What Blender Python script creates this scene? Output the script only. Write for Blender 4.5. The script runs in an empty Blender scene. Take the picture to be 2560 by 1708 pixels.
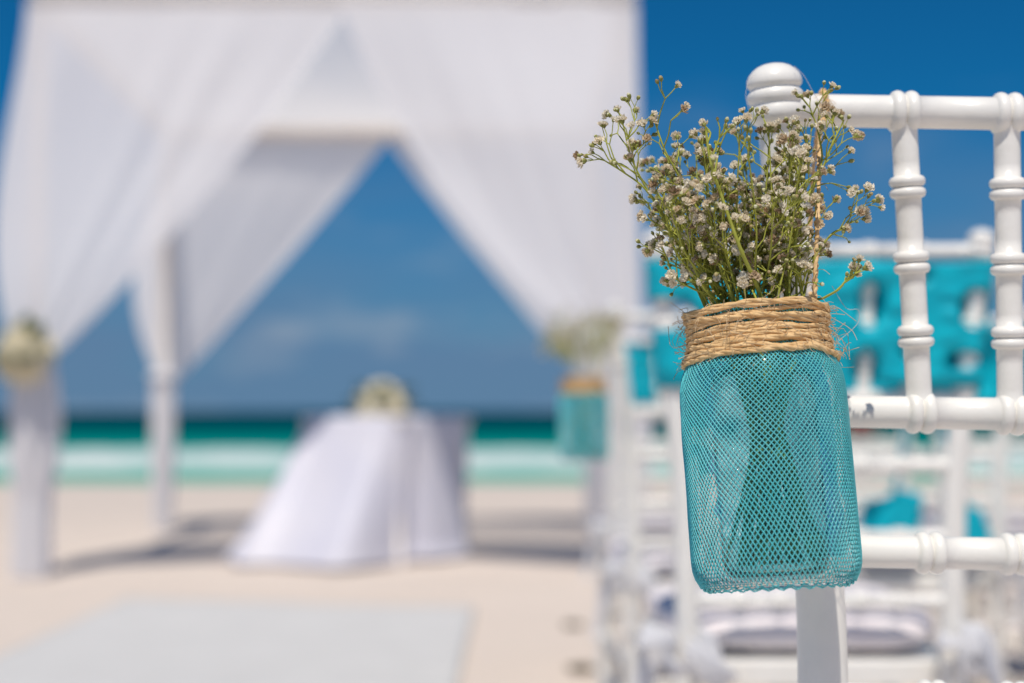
import bpy, math, random
from mathutils import Vector, Matrix, noise
R = math.radians
random.seed(11)
sc = bpy.context.scene
COL = sc.collection

# ------------------------------------------------------------------ camera
CAMZ, PITCH, F = 0.72, R(2.786), 3555.6
cam = bpy.data.cameras.new('camera')
cam.lens = 50; cam.sensor_width = 36; cam.clip_start = 0.05; cam.clip_end = 20000
cam.dof.use_dof = True; cam.dof.focus_distance = 0.772; cam.dof.aperture_fstop = 3.4
cam.dof.aperture_blades = 0
co = bpy.data.objects.new('camera', cam); COL.objects.link(co)
co.location = (0, 0, CAMZ); co.rotation_euler = (math.pi/2 + PITCH, 0, 0)
sc.camera = co

def at(px, py, Y):
    """place of photograph pixel (2560 wide) at depth Y metres in front of the camera"""
    x, u = (px-1280)/F, (854-py)/F
    d = Vector((x, math.cos(PITCH)-u*math.sin(PITCH), math.sin(PITCH)+u*math.cos(PITCH)))
    return Vector((0, 0, CAMZ)) + d*(Y/d.y)

# ------------------------------------------------------------------ world, sun, exposure
SUN_EL, SUN_AZ = R(62), R(188)          # compass angle from +Y, clockwise
w = bpy.data.worlds.new('World'); sc.world = w; w.use_nodes = True
nt = w.node_tree; nt.nodes.clear(); N = nt.nodes.new; L = nt.links.new
sky = N('ShaderNodeTexSky'); sky.sky_type = 'NISHITA'; sky.sun_disc = False
sky.sun_elevation = SUN_EL; sky.sun_rotation = SUN_AZ
sky.air_density = 1.0; sky.dust_density = 0.0; sky.ozone_density = 4.0; sky.altitude = 300
tint = N('ShaderNodeMix'); tint.data_type = 'RGBA'; tint.blend_type = 'MULTIPLY'
tint.inputs['Factor'].default_value = 1.0; tint.inputs['B'].default_value = (0.03, 0.37, 0.58, 1)
L(sky.outputs[0], tint.inputs['A'])
tc = N('ShaderNodeTexCoord'); sep = N('ShaderNodeSeparateXYZ'); L(tc.outputs['Generated'], sep.inputs[0])
# low bank of grey-blue cloud all round the horizon
mp = N('ShaderNodeMapping'); mp.inputs['Scale'].default_value = (3.2, 3.2, 13); L(tc.outputs['Generated'], mp.inputs[0])
nz = N('ShaderNodeTexNoise'); nz.inputs['Scale'].default_value = 1.6; nz.inputs['Detail'].default_value = 5
L(mp.outputs[0], nz.inputs['Vector'])
el = N('ShaderNodeMapRange'); el.inputs['From Min'].default_value = 0.0; el.inputs['From Max'].default_value = 0.26
el.inputs['To Min'].default_value = 1.25; el.inputs['To Max'].default_value = -0.28; L(sep.outputs['Z'], el.inputs['Value'])
ad = N('ShaderNodeMath'); ad.operation = 'MULTIPLY_ADD'; L(nz.outputs['Fac'], ad.inputs[0]); ad.inputs[1].default_value = 0.9
sb = N('ShaderNodeMath'); sb.operation = 'SUBTRACT'; L(el.outputs[0], sb.inputs[0]); sb.inputs[1].default_value = 0.45
L(sb.outputs[0], ad.inputs[2])
cl = N('ShaderNodeClamp'); L(ad.outputs[0], cl.inputs[0])
mul = N('ShaderNodeMath'); mul.operation = 'MULTIPLY'; L(cl.outputs[0], mul.inputs[0]); mul.inputs[1].default_value = 0.92
cm = N('ShaderNodeMix'); cm.data_type = 'RGBA'; L(mul.outputs[0], cm.inputs['Factor'])
L(tint.outputs['Result'], cm.inputs['A'])
cm.inputs['B'].default_value = (1.10, 1.92, 3.25, 1)
# small pale puffs inside the bank
mp2 = N('ShaderNodeMapping'); mp2.inputs['Scale'].default_value = (9, 9, 26); L(tc.outputs['Generated'], mp2.inputs[0])
nz2 = N('ShaderNodeTexNoise'); nz2.inputs['Scale'].default_value = 1.0; nz2.inputs['Detail'].default_value = 3
L(mp2.outputs[0], nz2.inputs['Vector'])
r2 = N('ShaderNodeMapRange'); r2.inputs['From Min'].default_value = 0.52; r2.inputs['From Max'].default_value = 0.75
r2.inputs['To Max'].default_value = 0.85; L(nz2.outputs['Fac'], r2.inputs['Value'])
m2 = N('ShaderNodeMath'); m2.operation = 'MULTIPLY'; L(r2.outputs[0], m2.inputs[0]); L(cl.outputs[0], m2.inputs[1])
cm2 = N('ShaderNodeMix'); cm2.data_type = 'RGBA'; L(m2.outputs[0], cm2.inputs['Factor'])
L(cm.outputs['Result'], cm2.inputs['A']); cm2.inputs['B'].default_value = (2.9, 3.5, 4.3, 1)
bg = N('ShaderNodeBackground'); bg.inputs['Strength'].default_value = 0.10
L(cm2.outputs['Result'], bg.inputs['Color'])
wo = N('ShaderNodeOutputWorld'); L(bg.outputs[0], wo.inputs[0])

sd = bpy.data.lights.new('sun', 'SUN'); sd.energy = 3.6; sd.angle = R(0.53); sd.color = (1, 0.93, 0.835)
so = bpy.data.objects.new('sun', sd); COL.objects.link(so)
SV = Vector((math.sin(SUN_AZ)*math.cos(SUN_EL), math.cos(SUN_AZ)*math.cos(SUN_EL), math.sin(SUN_EL)))
so.rotation_euler = SV.to_track_quat('Z', 'Y').to_euler(); so.location = SV*50

sc.view_settings.view_transform = 'Standard'; sc.view_settings.look = 'None'
sc.view_settings.exposure = 0.10; sc.view_settings.gamma = 1.0; sc.view_settings.use_curve_mapping = False
sc.render.engine = 'CYCLES'
sc.cycles.use_denoising = True
sc.cycles.max_bounces = 10; sc.cycles.transparent_max_bounces = 24
sc.cycles.caustics_reflective = False; sc.cycles.caustics_refractive = False
sc.cycles.sample_clamp_indirect = 6

# ------------------------------------------------------------------ materials
def new_mat(name):
    m = bpy.data.materials.new(name); m.use_nodes = True
    t = m.node_tree; b = t.nodes['Principled BSDF']
    return m, t, b

def mat(name, col, rough=0.5, col2=None, scale=40, bump=0.0, bscale=200, spec=0.5, detail=4, coat=0.0, sheen=0.0, trans=0.0, rand=None):
    m, t, b = new_mat(name)
    b.inputs['Roughness'].default_value = rough
    b.inputs['Specular IOR Level'].default_value = spec
    b.inputs['Coat Weight'].default_value = coat
    b.inputs['Sheen Weight'].default_value = sheen
    b.inputs['Base Color'].default_value = (*col, 1)
    tcn = t.nodes.new('ShaderNodeTexCoord')
    out = None
    if col2 is not None:
        n = t.nodes.new('ShaderNodeTexNoise'); n.inputs['Scale'].default_value = scale; n.inputs['Detail'].default_value = detail
        t.links.new(tcn.outputs['Object'], n.inputs['Vector'])
        r = t.nodes.new('ShaderNodeMapRange'); r.inputs['From Min'].default_value = 0.35; r.inputs['From Max'].default_value = 0.65
        t.links.new(n.outputs['Fac'], r.inputs['Value'])
        x = t.nodes.new('ShaderNodeMix'); x.data_type = 'RGBA'
        x.inputs['A'].default_value = (*col, 1); x.inputs['B'].default_value = (*col2, 1)
        t.links.new(r.outputs[0], x.inputs['Factor']); out = x.outputs['Result']
    if rand is not None:
        oi = t.nodes.new('ShaderNodeObjectInfo'); cr = t.nodes.new('ShaderNodeValToRGB')
        cr.color_ramp.elements.remove(cr.color_ramp.elements[1])
        for i, (p, c) in enumerate(rand):
            e = cr.color_ramp.elements[0] if i == 0 else cr.color_ramp.elements.new(p)
            e.position = p; e.color = (*c, 1)
        t.links.new(oi.outputs['Random'], cr.inputs[0])
        if out is None: out = cr.outputs[0]
        else:
            y = t.nodes.new('ShaderNodeMix'); y.data_type = 'RGBA'; y.blend_type = 'MULTIPLY'; y.inputs['Factor'].default_value = 1
            t.links.new(cr.outputs[0], y.inputs['A']); t.links.new(out, y.inputs['B']); out = y.outputs['Result']
    if out is not None: t.links.new(out, b.inputs['Base Color'])
    if bump:
        n2 = t.nodes.new('ShaderNodeTexNoise'); n2.inputs['Scale'].default_value = bscale; n2.inputs['Detail'].default_value = 5
        t.links.new(tcn.outputs['Object'], n2.inputs['Vector'])
        bp = t.nodes.new('ShaderNodeBump'); bp.inputs['Strength'].default_value = bump; bp.inputs['Distance'].default_value = 0.4/bscale
        t.links.new(n2.outputs['Fac'], bp.inputs['Height']); t.links.new(bp.outputs[0], b.inputs['Normal'])
    if trans:
        tr = t.nodes.new('ShaderNodeBsdfTranslucent'); mx = t.nodes.new('ShaderNodeMixShader'); mx.inputs[0].default_value = trans
        if out is not None: t.links.new(out, tr.inputs[0])
        else: tr.inputs[0].default_value = (*col, 1)
        o = t.nodes['Material Output']
        t.links.new(b.outputs[0], mx.inputs[1]); t.links.new(tr.outputs[0], mx.inputs[2]); t.links.new(mx.outputs[0], o.inputs[0])
    return m

def sheer(name, col, clear, transl=0.4):
    """thin woven cloth: diffuse + translucent + a share of open weave"""
    m, t, b = new_mat(name)
    b.inputs['Base Color'].default_value = (*col, 1); b.inputs['Roughness'].default_value = 0.8
    b.inputs['Specular IOR Level'].default_value = 0.15
    tr = t.nodes.new('ShaderNodeBsdfTranslucent'); tr.inputs[0].default_value = (*col, 1)
    tp = t.nodes.new('ShaderNodeBsdfTransparent')
    a = t.nodes.new('ShaderNodeMixShader'); a.inputs[0].default_value = transl
    c = t.nodes.new('ShaderNodeMixShader')
    lw = t.nodes.new('ShaderNodeLayerWeight'); cs = t.nodes.new('ShaderNodeMath'); cs.operation = 'SUBTRACT'; cs.inputs[0].default_value = 1.0
    t.links.new(lw.outputs['Facing'], cs.inputs[1]); lw.inputs['Blend'].default_value = 0.5
    mx_ = t.nodes.new('ShaderNodeMath'); mx_.operation = 'MAXIMUM'; t.links.new(cs.outputs[0], mx_.inputs[0]); mx_.inputs[1].default_value = 0.12
    iv = t.nodes.new('ShaderNodeMath'); iv.operation = 'DIVIDE'; iv.inputs[0].default_value = 1.0; t.links.new(mx_.outputs[0], iv.inputs[1])
    pw = t.nodes.new('ShaderNodeMath'); pw.operation = 'POWER'; pw.inputs[0].default_value = clear; t.links.new(iv.outputs[0], pw.inputs[1])
    t.links.new(pw.outputs[0], c.inputs[0])
    t.links.new(b.outputs[0], a.inputs[1]); t.links.new(tr.outputs[0], a.inputs[2])
    t.links.new(a.outputs[0], c.inputs[1]); t.links.new(tp.outputs[0], c.inputs[2])
    t.links.new(c.outputs[0], t.nodes['Material Output'].inputs[0])
    return m

M = {}
M['paint'] = mat('white_lacquer', (0.86, 0.84, 0.795), 0.34, (0.83, 0.81, 0.76), 30, 0.10, 60, coat=0.12)
M['cushion'] = mat('cushion_cloth', (0.87, 0.82, 0.83), 0.85, (0.83, 0.76, 0.78), 18, 0.3, 500, spec=0.2)
M['ribbon'] = sheer('white_organza', (0.88, 0.88, 0.90), 0.12, 0.35)
M['sash'] = mat('turquoise_satin', (0.0, 0.60, 0.73), 0.5, (0.0, 0.52, 0.66), 12, 0.2, 120, spec=0.35, trans=0.25)
M['curtain'] = sheer('sheer_voile', (0.90, 0.89, 0.915), 0.17, 0.28)
M['voile2'] = sheer('sheer_voile_roof', (0.80, 0.775, 0.76), 0.62, 0.80)
M['wood'] = mat('painted_wood', (0.80, 0.76, 0.72), 0.6, (0.74, 0.68, 0.63), 25, 0.2, 80)
M['tablecloth'] = mat('satin_tablecloth', (0.80, 0.79, 0.86), 0.45, (0.74, 0.74, 0.84), 3, 0.15, 200, spec=0.35, trans=0.2)
M['runner'] = mat('runner_cloth', (0.61, 0.605, 0.595), 0.9, (0.58, 0.575, 0.565), 5, 0.3, 300, spec=0.1)
M['twine'] = mat('jute_twine', (0.90, 0.64, 0.34), 0.8, (0.72, 0.46, 0.21), 160, 0.7, 900, spec=0.15, trans=0.12)
M['fibre'] = mat('jute_fibre', (0.80, 0.64, 0.42), 0.8, (0.70, 0.52, 0.32), 60, spec=0.2, trans=0.3)
M['thread'] = mat('pale_thread', (0.6, 0.52, 0.5), 0.6)
M['net'] = mat('turquoise_net', (0.14, 0.76, 0.81), 0.33, (0.22, 0.83, 0.87), 25, 0, spec=0.5, trans=0.28)
M['stem'] = mat('stem_green', (0.50, 0.52, 0.09), 0.6, (0.34, 0.36, 0.055), 90, spec=0.3, trans=0.15)
M['calyx'] = mat('calyx_green', (0.36, 0.37, 0.11), 0.6, (0.22, 0.22, 0.06), 400, spec=0.3, trans=0.2)
M['petal'] = mat('petal_dried', (1, 1, 1), 0.7, (0.85, 0.80, 0.72), 500, spec=0.2, trans=0.35,
                 rand=[(0, (0.97, 0.94, 0.85)), (0.66, (0.95, 0.88, 0.72)), (0.84, (0.80, 0.68, 0.50)), (0.97, (0.55, 0.40, 0.25)), (1, (0.10, 0.065, 0.035))])
M['bud'] = mat('bud_cream', (1, 1, 1), 0.6, (0.8, 0.8, 0.7), 500, spec=0.25, trans=0.2,
               rand=[(0, (0.86, 0.84, 0.60)), (0.5, (0.68, 0.66, 0.32)), (0.88, (0.55, 0.42, 0.22)), (1, (0.16, 0.11, 0.05))])
M['rose'] = mat('rose_cream', (0.90, 0.87, 0.74), 0.65, (0.86, 0.77, 0.55), 14, spec=0.2, trans=0.25)
M['leaf'] = mat('leaf_green', (0.09, 0.16, 0.03), 0.5, (0.05, 0.10, 0.02), 20, spec=0.4, trans=0.2)
M['dark_tangle'] = mat('dark_brown_strand', (0.10, 0.075, 0.03), 0.9, (0.06, 0.045, 0.02), 60)
M['skin'] = mat('skin', (0.48, 0.28, 0.19), 0.6, (0.44, 0.25, 0.17), 20)
M['shirt'] = mat('red_shirt', (0.55, 0.10, 0.10), 0.8, (0.48, 0.08, 0.08), 20)
M['shorts'] = mat('dark_shorts', (0.05, 0.045, 0.05), 0.8, (0.035, 0.03, 0.035), 20)
M['hair'] = mat('dark_hair', (0.03, 0.02, 0.015), 0.6)

def glass_mat(name, tint_, ior, ro):
    m, t, b = new_mat(name)
    t.nodes.remove(b)
    fr = t.nodes.new('ShaderNodeFresnel'); fr.inputs[0].default_value = ior
    g = t.nodes.new('ShaderNodeBsdfGlossy'); g.inputs['Roughness'].default_value = ro
    tp = t.nodes.new('ShaderNodeBsdfTransparent'); tp.inputs[0].default_value = (*tint_, 1)
    tcn = t.nodes.new('ShaderNodeTexCoord'); n = t.nodes.new('ShaderNodeTexNoise'); n.inputs['Scale'].default_value = 22
    t.links.new(tcn.outputs['Object'], n.inputs['Vector'])
    bp = t.nodes.new('ShaderNodeBump'); bp.inputs['Strength'].default_value = 0.35; bp.inputs['Distance'].default_value = 0.01
    t.links.new(n.outputs['Fac'], bp.inputs['Height']); t.links.new(bp.outputs[0], g.inputs['Normal'])
    mx = t.nodes.new('ShaderNodeMixShader')
    t.links.new(fr.outputs[0], mx.inputs[0]); t.links.new(tp.outputs[0], mx.inputs[1]); t.links.new(g.outputs[0], mx.inputs[2])
    t.links.new(mx.outputs[0], t.nodes['Material Output'].inputs[0])
    return m
M['glass'] = glass_mat('clear_glass', (0.87, 0.965, 0.97), 1.5, 0.05)
M['water'] = glass_mat('jar_water', (0.86, 0.95, 0.93), 1.33, 0.02)

def sand_mat():
    m, t, b = new_mat('beach_sand')
    b.inputs['Roughness'].default_value = 0.95; b.inputs['Specular IOR Level'].default_value = 0.1
    tcn = t.nodes.new('ShaderNodeTexCoord')
    n = t.nodes.new('ShaderNodeTexNoise'); n.inputs['Scale'].default_value = 1.4; n.inputs['Detail'].default_value = 8
    t.links.new(tcn.outputs['Object'], n.inputs['Vector'])
    x = t.nodes.new('ShaderNodeMix'); x.data_type = 'RGBA'
    x.inputs['A'].default_value = (0.64, 0.555, 0.485, 1); x.inputs['B'].default_value = (0.70, 0.61, 0.535, 1)
    t.links.new(n.outputs['Fac'], x.inputs['Factor'])
    # wet sand along the waterline, by real height above the sea
    s = t.nodes.new('ShaderNodeSeparateXYZ'); t.links.new(tcn.outputs['Object'], s.inputs[0])
    r = t.nodes.new('ShaderNodeMapRange'); r.inputs['From Min'].default_value = -0.60; r.inputs['From Max'].default_value = -0.50
    r.inputs['To Min'].default_value = 0.75; r.inputs['To Max'].default_value = 0.0
    t.links.new(s.outputs['Z'], r.inputs['Value'])
    y = t.nodes.new('ShaderNodeMix'); y.data_type = 'RGBA'; y.inputs['B'].default_value = (0.36, 0.34, 0.27, 1)
    t.links.new(r.outputs[0], y.inputs['Factor']); t.links.new(x.outputs['Result'], y.inputs['A'])
    t.links.new(y.outputs['Result'], b.inputs['Base Color'])
    n2 = t.nodes.new('ShaderNodeTexNoise'); n2.inputs['Scale'].default_value = 7; n2.inputs['Detail'].default_value = 9
    t.links.new(tcn.outputs['Object'], n2.inputs['Vector'])
    bp = t.nodes.new('ShaderNodeBump'); bp.inputs['Strength'].default_value = 0.5; bp.inputs['Distance'].default_value = 0.05
    t.links.new(n2.outputs['Fac'], bp.inputs['Height']); t.links.new(bp.outputs[0], b.inputs['Normal'])
    return m
M['sand'] = sand_mat()

def sea_mat():
    m, t, b = new_mat('sea_water')
    b.inputs['Roughness'].default_value = 0.9; b.inputs['Specular IOR Level'].default_value = 0.0
    tcn = t.nodes.new('ShaderNodeTexCoord'); s = t.nodes.new('ShaderNodeSeparateXYZ'); t.links.new(tcn.outputs['Object'], s.inputs[0])
    # colour follows the depth of the water over the sand, which grows with the distance from the shore
    lg = t.nodes.new('ShaderNodeMath'); lg.operation = 'LOGARITHM'; lg.inputs[1].default_value = 10; t.links.new(s.outputs['Y'], lg.inputs[0])
    r = t.nodes.new('ShaderNodeMapRange'); r.inputs['From Min'].default_value = 1.4; r.inputs['From Max'].default_value = 2.4; t.links.new(lg.outputs[0], r.inputs['Value'])
    cr = t.nodes.new('ShaderNodeValToRGB'); e = cr.color_ramp.elements
    e[0].position = 0.0; e[0].color = (0.13, 0.40, 0.31, 1)
    e[1].position = 1.0; e[1].color = (0.0, 0.05, 0.085, 1)
    for p, c in ((0.10, (0.07, 0.36, 0.28)), (0.33, (0.0, 0.25, 0.22)), (0.5, (0.0, 0.13, 0.13)), (0.72, (0.0, 0.045, 0.06))):
        q = e.new(p); q.color = (*c, 1)
    t.links.new(r.outputs[0], cr.inputs[0]); t.links.new(cr.outputs[0], b.inputs['Base Color'])
    mp_ = t.nodes.new('ShaderNodeMapping'); mp_.inputs['Scale'].default_value = (0.25, 1, 1); t.links.new(tcn.outputs['Object'], mp_.inputs[0])
    n = t.nodes.new('ShaderNodeTexNoise'); n.inputs['Scale'].default_value = 0.9; n.inputs['Detail'].default_value = 6
    t.links.new(mp_.outputs[0], n.inputs['Vector'])
    bp = t.nodes.new('ShaderNodeBump'); bp.inputs['Strength'].default_value = 0.8; bp.inputs['Distance'].default_value = 0.4
    t.links.new(n.outputs['Fac'], bp.inputs['Height']); t.links.new(bp.outputs[0], b.inputs['Normal'])
    return m
M['sea'] = sea_mat()
M['foam'] = mat('sea_foam', (0.70, 0.74, 0.72), 0.8, (0.42, 0.60, 0.57), 0.55, 0.4, 3, spec=0.2, detail=6)

# ------------------------------------------------------------------ mesh helpers
class MB:
    def __init__(s): s.v = []; s.f = []; s.m = []
    def grid(s, pts, nu, nv, cu=False, cv=False, mi=0, skip=None):
        """pts: nu*nv points, index i*nv+j"""
        o = len(s.v); s.v += [tuple(p) for p in pts]
        for i in range(nu if cu else nu-1):
            for j in range(nv if cv else nv-1):
                if skip and skip(i, j): continue
                i2, j2 = (i+1) % nu, (j+1) % nv
                s.f.append((o+i*nv+j, o+i2*nv+j, o+i2*nv+j2, o+i*nv+j2)); s.m.append(mi)
        return o
    def sweep(s, path, radii, sides=16, caps=True, mi=0, flat=1.0, up=None):
        path = [Vector(p) for p in path]; n = len(path)
        if not hasattr(radii, '__len__'): radii = [radii]*n
        t0 = (path[1]-path[0]).normalized()
        a = Vector(up) if up else (Vector((0, 0, 1)) if abs(t0.z) < 0.9 else Vector((1, 0, 0)))
        nrm = (a - t0*a.dot(t0)).normalized(); pts = []
        for i, p in enumerate(path):
            q0, q1 = path[max(0, i-1)], path[min(n-1, i+1)]
            t = (q1-q0)
            t = t.normalized() if t.length > 1e-9 else t0
            nrm = nrm - t*nrm.dot(t)
            nrm = nrm.normalized() if nrm.length > 1e-9 else t.orthogonal().normalized()
            b = t.cross(nrm)
            for k in range(sides):
                g = 2*math.pi*k/sides
                pts.append(p + (nrm*math.cos(g) + b*math.sin(g)*flat)*radii[i])
        o = s.grid(pts, n, sides, cv=True, mi=mi)
        if caps:
            s.f.append(tuple(o+k for k in range(sides))[::-1]); s.m.append(mi)
            s.f.append(tuple(o+(n-1)*sides+k for k in range(sides))); s.m.append(mi)
    def box(s, c, h, rot=None, mi=0):
        o = len(s.v)
        for z in (-1, 1):
            for (x, y) in ((-1, -1), (1, -1), (1, 1), (-1, 1)):
                p = Vector((x*h[0], y*h[1], z*h[2]))
                if rot: p = rot @ p
                s.v.append(tuple(Vector(c)+p))
        for f in ((0, 3, 2, 1), (4, 5, 6, 7), (0, 1, 5, 4), (1, 2, 6, 5), (2, 3, 7, 6), (3, 0, 4, 7)):
            s.f.append(tuple(o+i for i in f)); s.m.append(mi)
    def mesh(s, name, mats, smooth=True):
        me = bpy.data.meshes.new(name); me.from_pydata(s.v, [], s.f)
        for m in (mats if isinstance(mats, (list, tuple)) else [mats]): me.materials.append(m)
        me.polygons.foreach_set('material_index', s.m)
        if smooth: me.polygons.foreach_set('use_smooth', [True]*len(me.polygons))
        me.update(); return me
    def build(s, name, mats, parent=None, smooth=True, solid=0.0):
        o = obj(name, s.mesh(name, mats, smooth), parent)
        if solid:
            md = o.modifiers.new('thickness', 'SOLIDIFY'); md.thickness = solid; md.offset = 0
        return o

def obj(name, me, parent=None, loc=None):
    o = bpy.data.objects.new(name, me); COL.objects.link(o)
    if parent: o.parent = parent
    if loc is not None: o.location = loc
    return o
def thing(name, label, cat, loc=(0, 0, 0), rot=(0, 0, 0), group=None):
    o = bpy.data.objects.new(name, None); COL.objects.link(o); o.empty_display_size = 0.05
    o.location = loc; o.rotation_euler = rot
    return tag(o, label, cat, group)
def tag(o, label=None, cat=None, group=None, kind=None):
    if label: o['label'] = label
    if cat: o['category'] = cat
    if group: o['group'] = group
    if kind: o['kind'] = kind
    return o
def copy_tree(o, parent=None):
    c = o.copy(); COL.objects.link(c); c.parent = parent
    for ch in [x for x in bpy.data.objects if x.parent == o]: copy_tree(ch, c)
    return c
def spline(P, n):
    P = [Vector(p) for p in P]; out = []
    Q = [P[0]*2-P[1]] + P + [P[-1]*2-P[-2]]
    segs = len(P)-1
    for i in range(n):
        x = i/(n-1)*segs; k = min(int(x), segs-1); t = x-k
        a, b, c, d = Q[k:k+4]
        out.append(0.5*((2*b)+(c-a)*t+(2*a-5*b+4*c-d)*t*t+(3*b-a-3*c+d)*t**3))
    return out
def nz3(x, y=0, z=0): return noise.noise(Vector((x, y, z)))
def lerp(a, b, t): return a+(b-a)*t
def sstep(a, b, x):
    t = min(1, max(0, (x-a)/(b-a))); return t*t*(3-2*t)

# ------------------------------------------------------------------ ground, sea
def ground(x, y):
    z = 0.0
    if y > 9.5:
        t = (y-9.5)/16.5
        z = -0.6*t*(0.55+0.45*min(t, 1.0)) if t < 1 else -0.6-(t-1)*0.85
    far = sstep(3.0, 8.0, y)
    z += nz3(x*0.7, y*0.7, 3)*0.012*far + nz3(x*2.3, y*2.3, 8)*0.010*far + nz3(x*5, y*5, 1)*0.003
    return z
def stretch(n, a, b, k):
    return [math.sinh(k*(2*i/(n-1)-1))/math.sinh(k)*(b-a)/2+(a+b)/2 for i in range(n)]
xs = stretch(241, -900, 900, 7.2)
ys = [-40, -20, -10, -6, -3]+[-2+0.09*i for i in range(130)]+[9.7+0.35*i for i in range(1, 70)]+[36, 42, 50, 60, 80]
g = MB(); g.grid([(x, y, ground(x, y)) for x in xs for y in ys], len(xs), len(ys))
beach = tag(g.build('beach', M['sand']), kind='structure')
g = MB(); xs = stretch(41, -9000, 9000, 5); ys = [20+ (9000-20)*(i/59)**3 for i in range(60)]
g.grid([(x, y, -0.6) for x in xs for y in ys], len(xs), len(ys))
tag(g.build('sea', M['sea']), kind='structure')
# broken white water rolling in
g = MB(); nx, ny = 260, 46; pts = []
for i in range(nx):
    x = stretch(nx, -160, 160, 2.6)[0] if False else math.sinh(2.6*(2*i/(nx-1)-1))/math.sinh(2.6)*160
    y0 = 31.6+1.2*nz3(x*0.09, 1)+0.5*nz3(x*0.5, 3); y1 = 44.5+2.5*nz3(x*0.06, 7)+1.0*nz3(x*0.4, 9)
    for j in range(ny):
        t = j/(ny-1); y = lerp(y0, y1, t)
        h = math.sin(math.pi*min(1, t*1.0))**0.5*(0.10+0.12*abs(nz3(x*0.5, y*0.9, 2)))
        h += 0.14*math.exp(-((t-0.85)/0.07)**2)*(0.6+0.4*nz3(x*0.15, 4)) + 0.10*math.exp(-((t-0.12)/0.07)**2)
        pts.append((x, y, -0.62+h if 0 < j < ny-1 else -0.63))
g.grid(pts, nx, ny)
tag(g.build('sea_foam', M['foam']), 'broad band of broken white wave foam rolling toward the beach', 'foam', kind='stuff')

# ------------------------------------------------------------------ aisle runner
g = MB(); nu, nv = 46, 140; pts = []
for i in range(nu):
    for j in range(nv):
        u, v = i/(nu-1), j/(nv-1)
        xr = lerp(-0.165, -0.135, v); xl = lerp(-1.60, -1.47, v)
        x = lerp(xl, xr, u); y = lerp(-1.6, lerp(5.46, 5.2, u), v)
        z = ground(x, y)+0.007+0.004*max(0, nz3(x*3, y*1.1, 5))+0.012*max(0, nz3(x*0.9, y*4, 15)-0.25)
        pts.append((x, y, z))
g.grid(pts, nu, nv)
tag(g.build('aisle_runner', M['runner'], solid=0.003), 'pale grey cloth aisle runner laid on the sand toward the canopy', 'runner')

# ------------------------------------------------------------------ chair
HX = [(0.0, 0.172), (0.2, 0.166), (0.42, 0.163), (0.60, 0.166), (0.718, 0.179), (0.898, 0.199), (0.93, 0.2035)]
HY = [(0.0, 0.070), (0.2, 0.040), (0.42, 0.020), (0.60, 0.016), (0.718, 0.012), (0.898, 0.0), (0.93, -0.003)]
def interp(T, x):
    for (a, p), (b, q) in zip(T, T[1:]):
        if x <= b: return lerp(p, q, max(0, (x-a)/(b-a)))
    return T[-1][1]
def smooth_tab(T, x, d=0.03): return (interp(T, x-d)+interp(T, x)+interp(T, x+d))/3
def ring_profile(L, r, pairs, rr, wd):
    """radius along a turned bar of length L with double rings at the given places"""
    S = {0.0, L}
    for i in range(1, 12): S.add(L*i/12)
    for c in pairs:
        for s in (-1, 1):
            cc = c+s*wd/2
            for k in range(-6, 7): S.add(cc+wd/2*math.sin(k*math.pi/12)*0.999)
    out = []
    for t in sorted(S):
        q = r
        for c in pairs:
            for s in (-1, 1):
                d = (t-(c+s*wd/2))/(wd/2)
                if abs(d) < 1: q = max(q, r*0.9+(rr-r*0.9)*math.sqrt(1-d*d)**0.85)
        if 0 <= t <= L: out.append((t, q))
    return out
def bar(mb, a, b, r, pairs, rr, wd, sides=28):
    a, b = Vector(a), Vector(b); L = (b-a).length; d = (b-a)/L
    pr = ring_profile(L, r, pairs, rr, wd)
    mb.sweep([a+d*t for t, _ in pr], [q for _, q in pr], sides)
RAILS = [0.898, 0.718, 0.634, 0.546, 0.467]
SP_TOP = [-0.123, -0.061, 0.0, 0.061, 0.123]; SP_MID = [-0.109, -0.0545, 0.0, 0.0545, 0.109]
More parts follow.
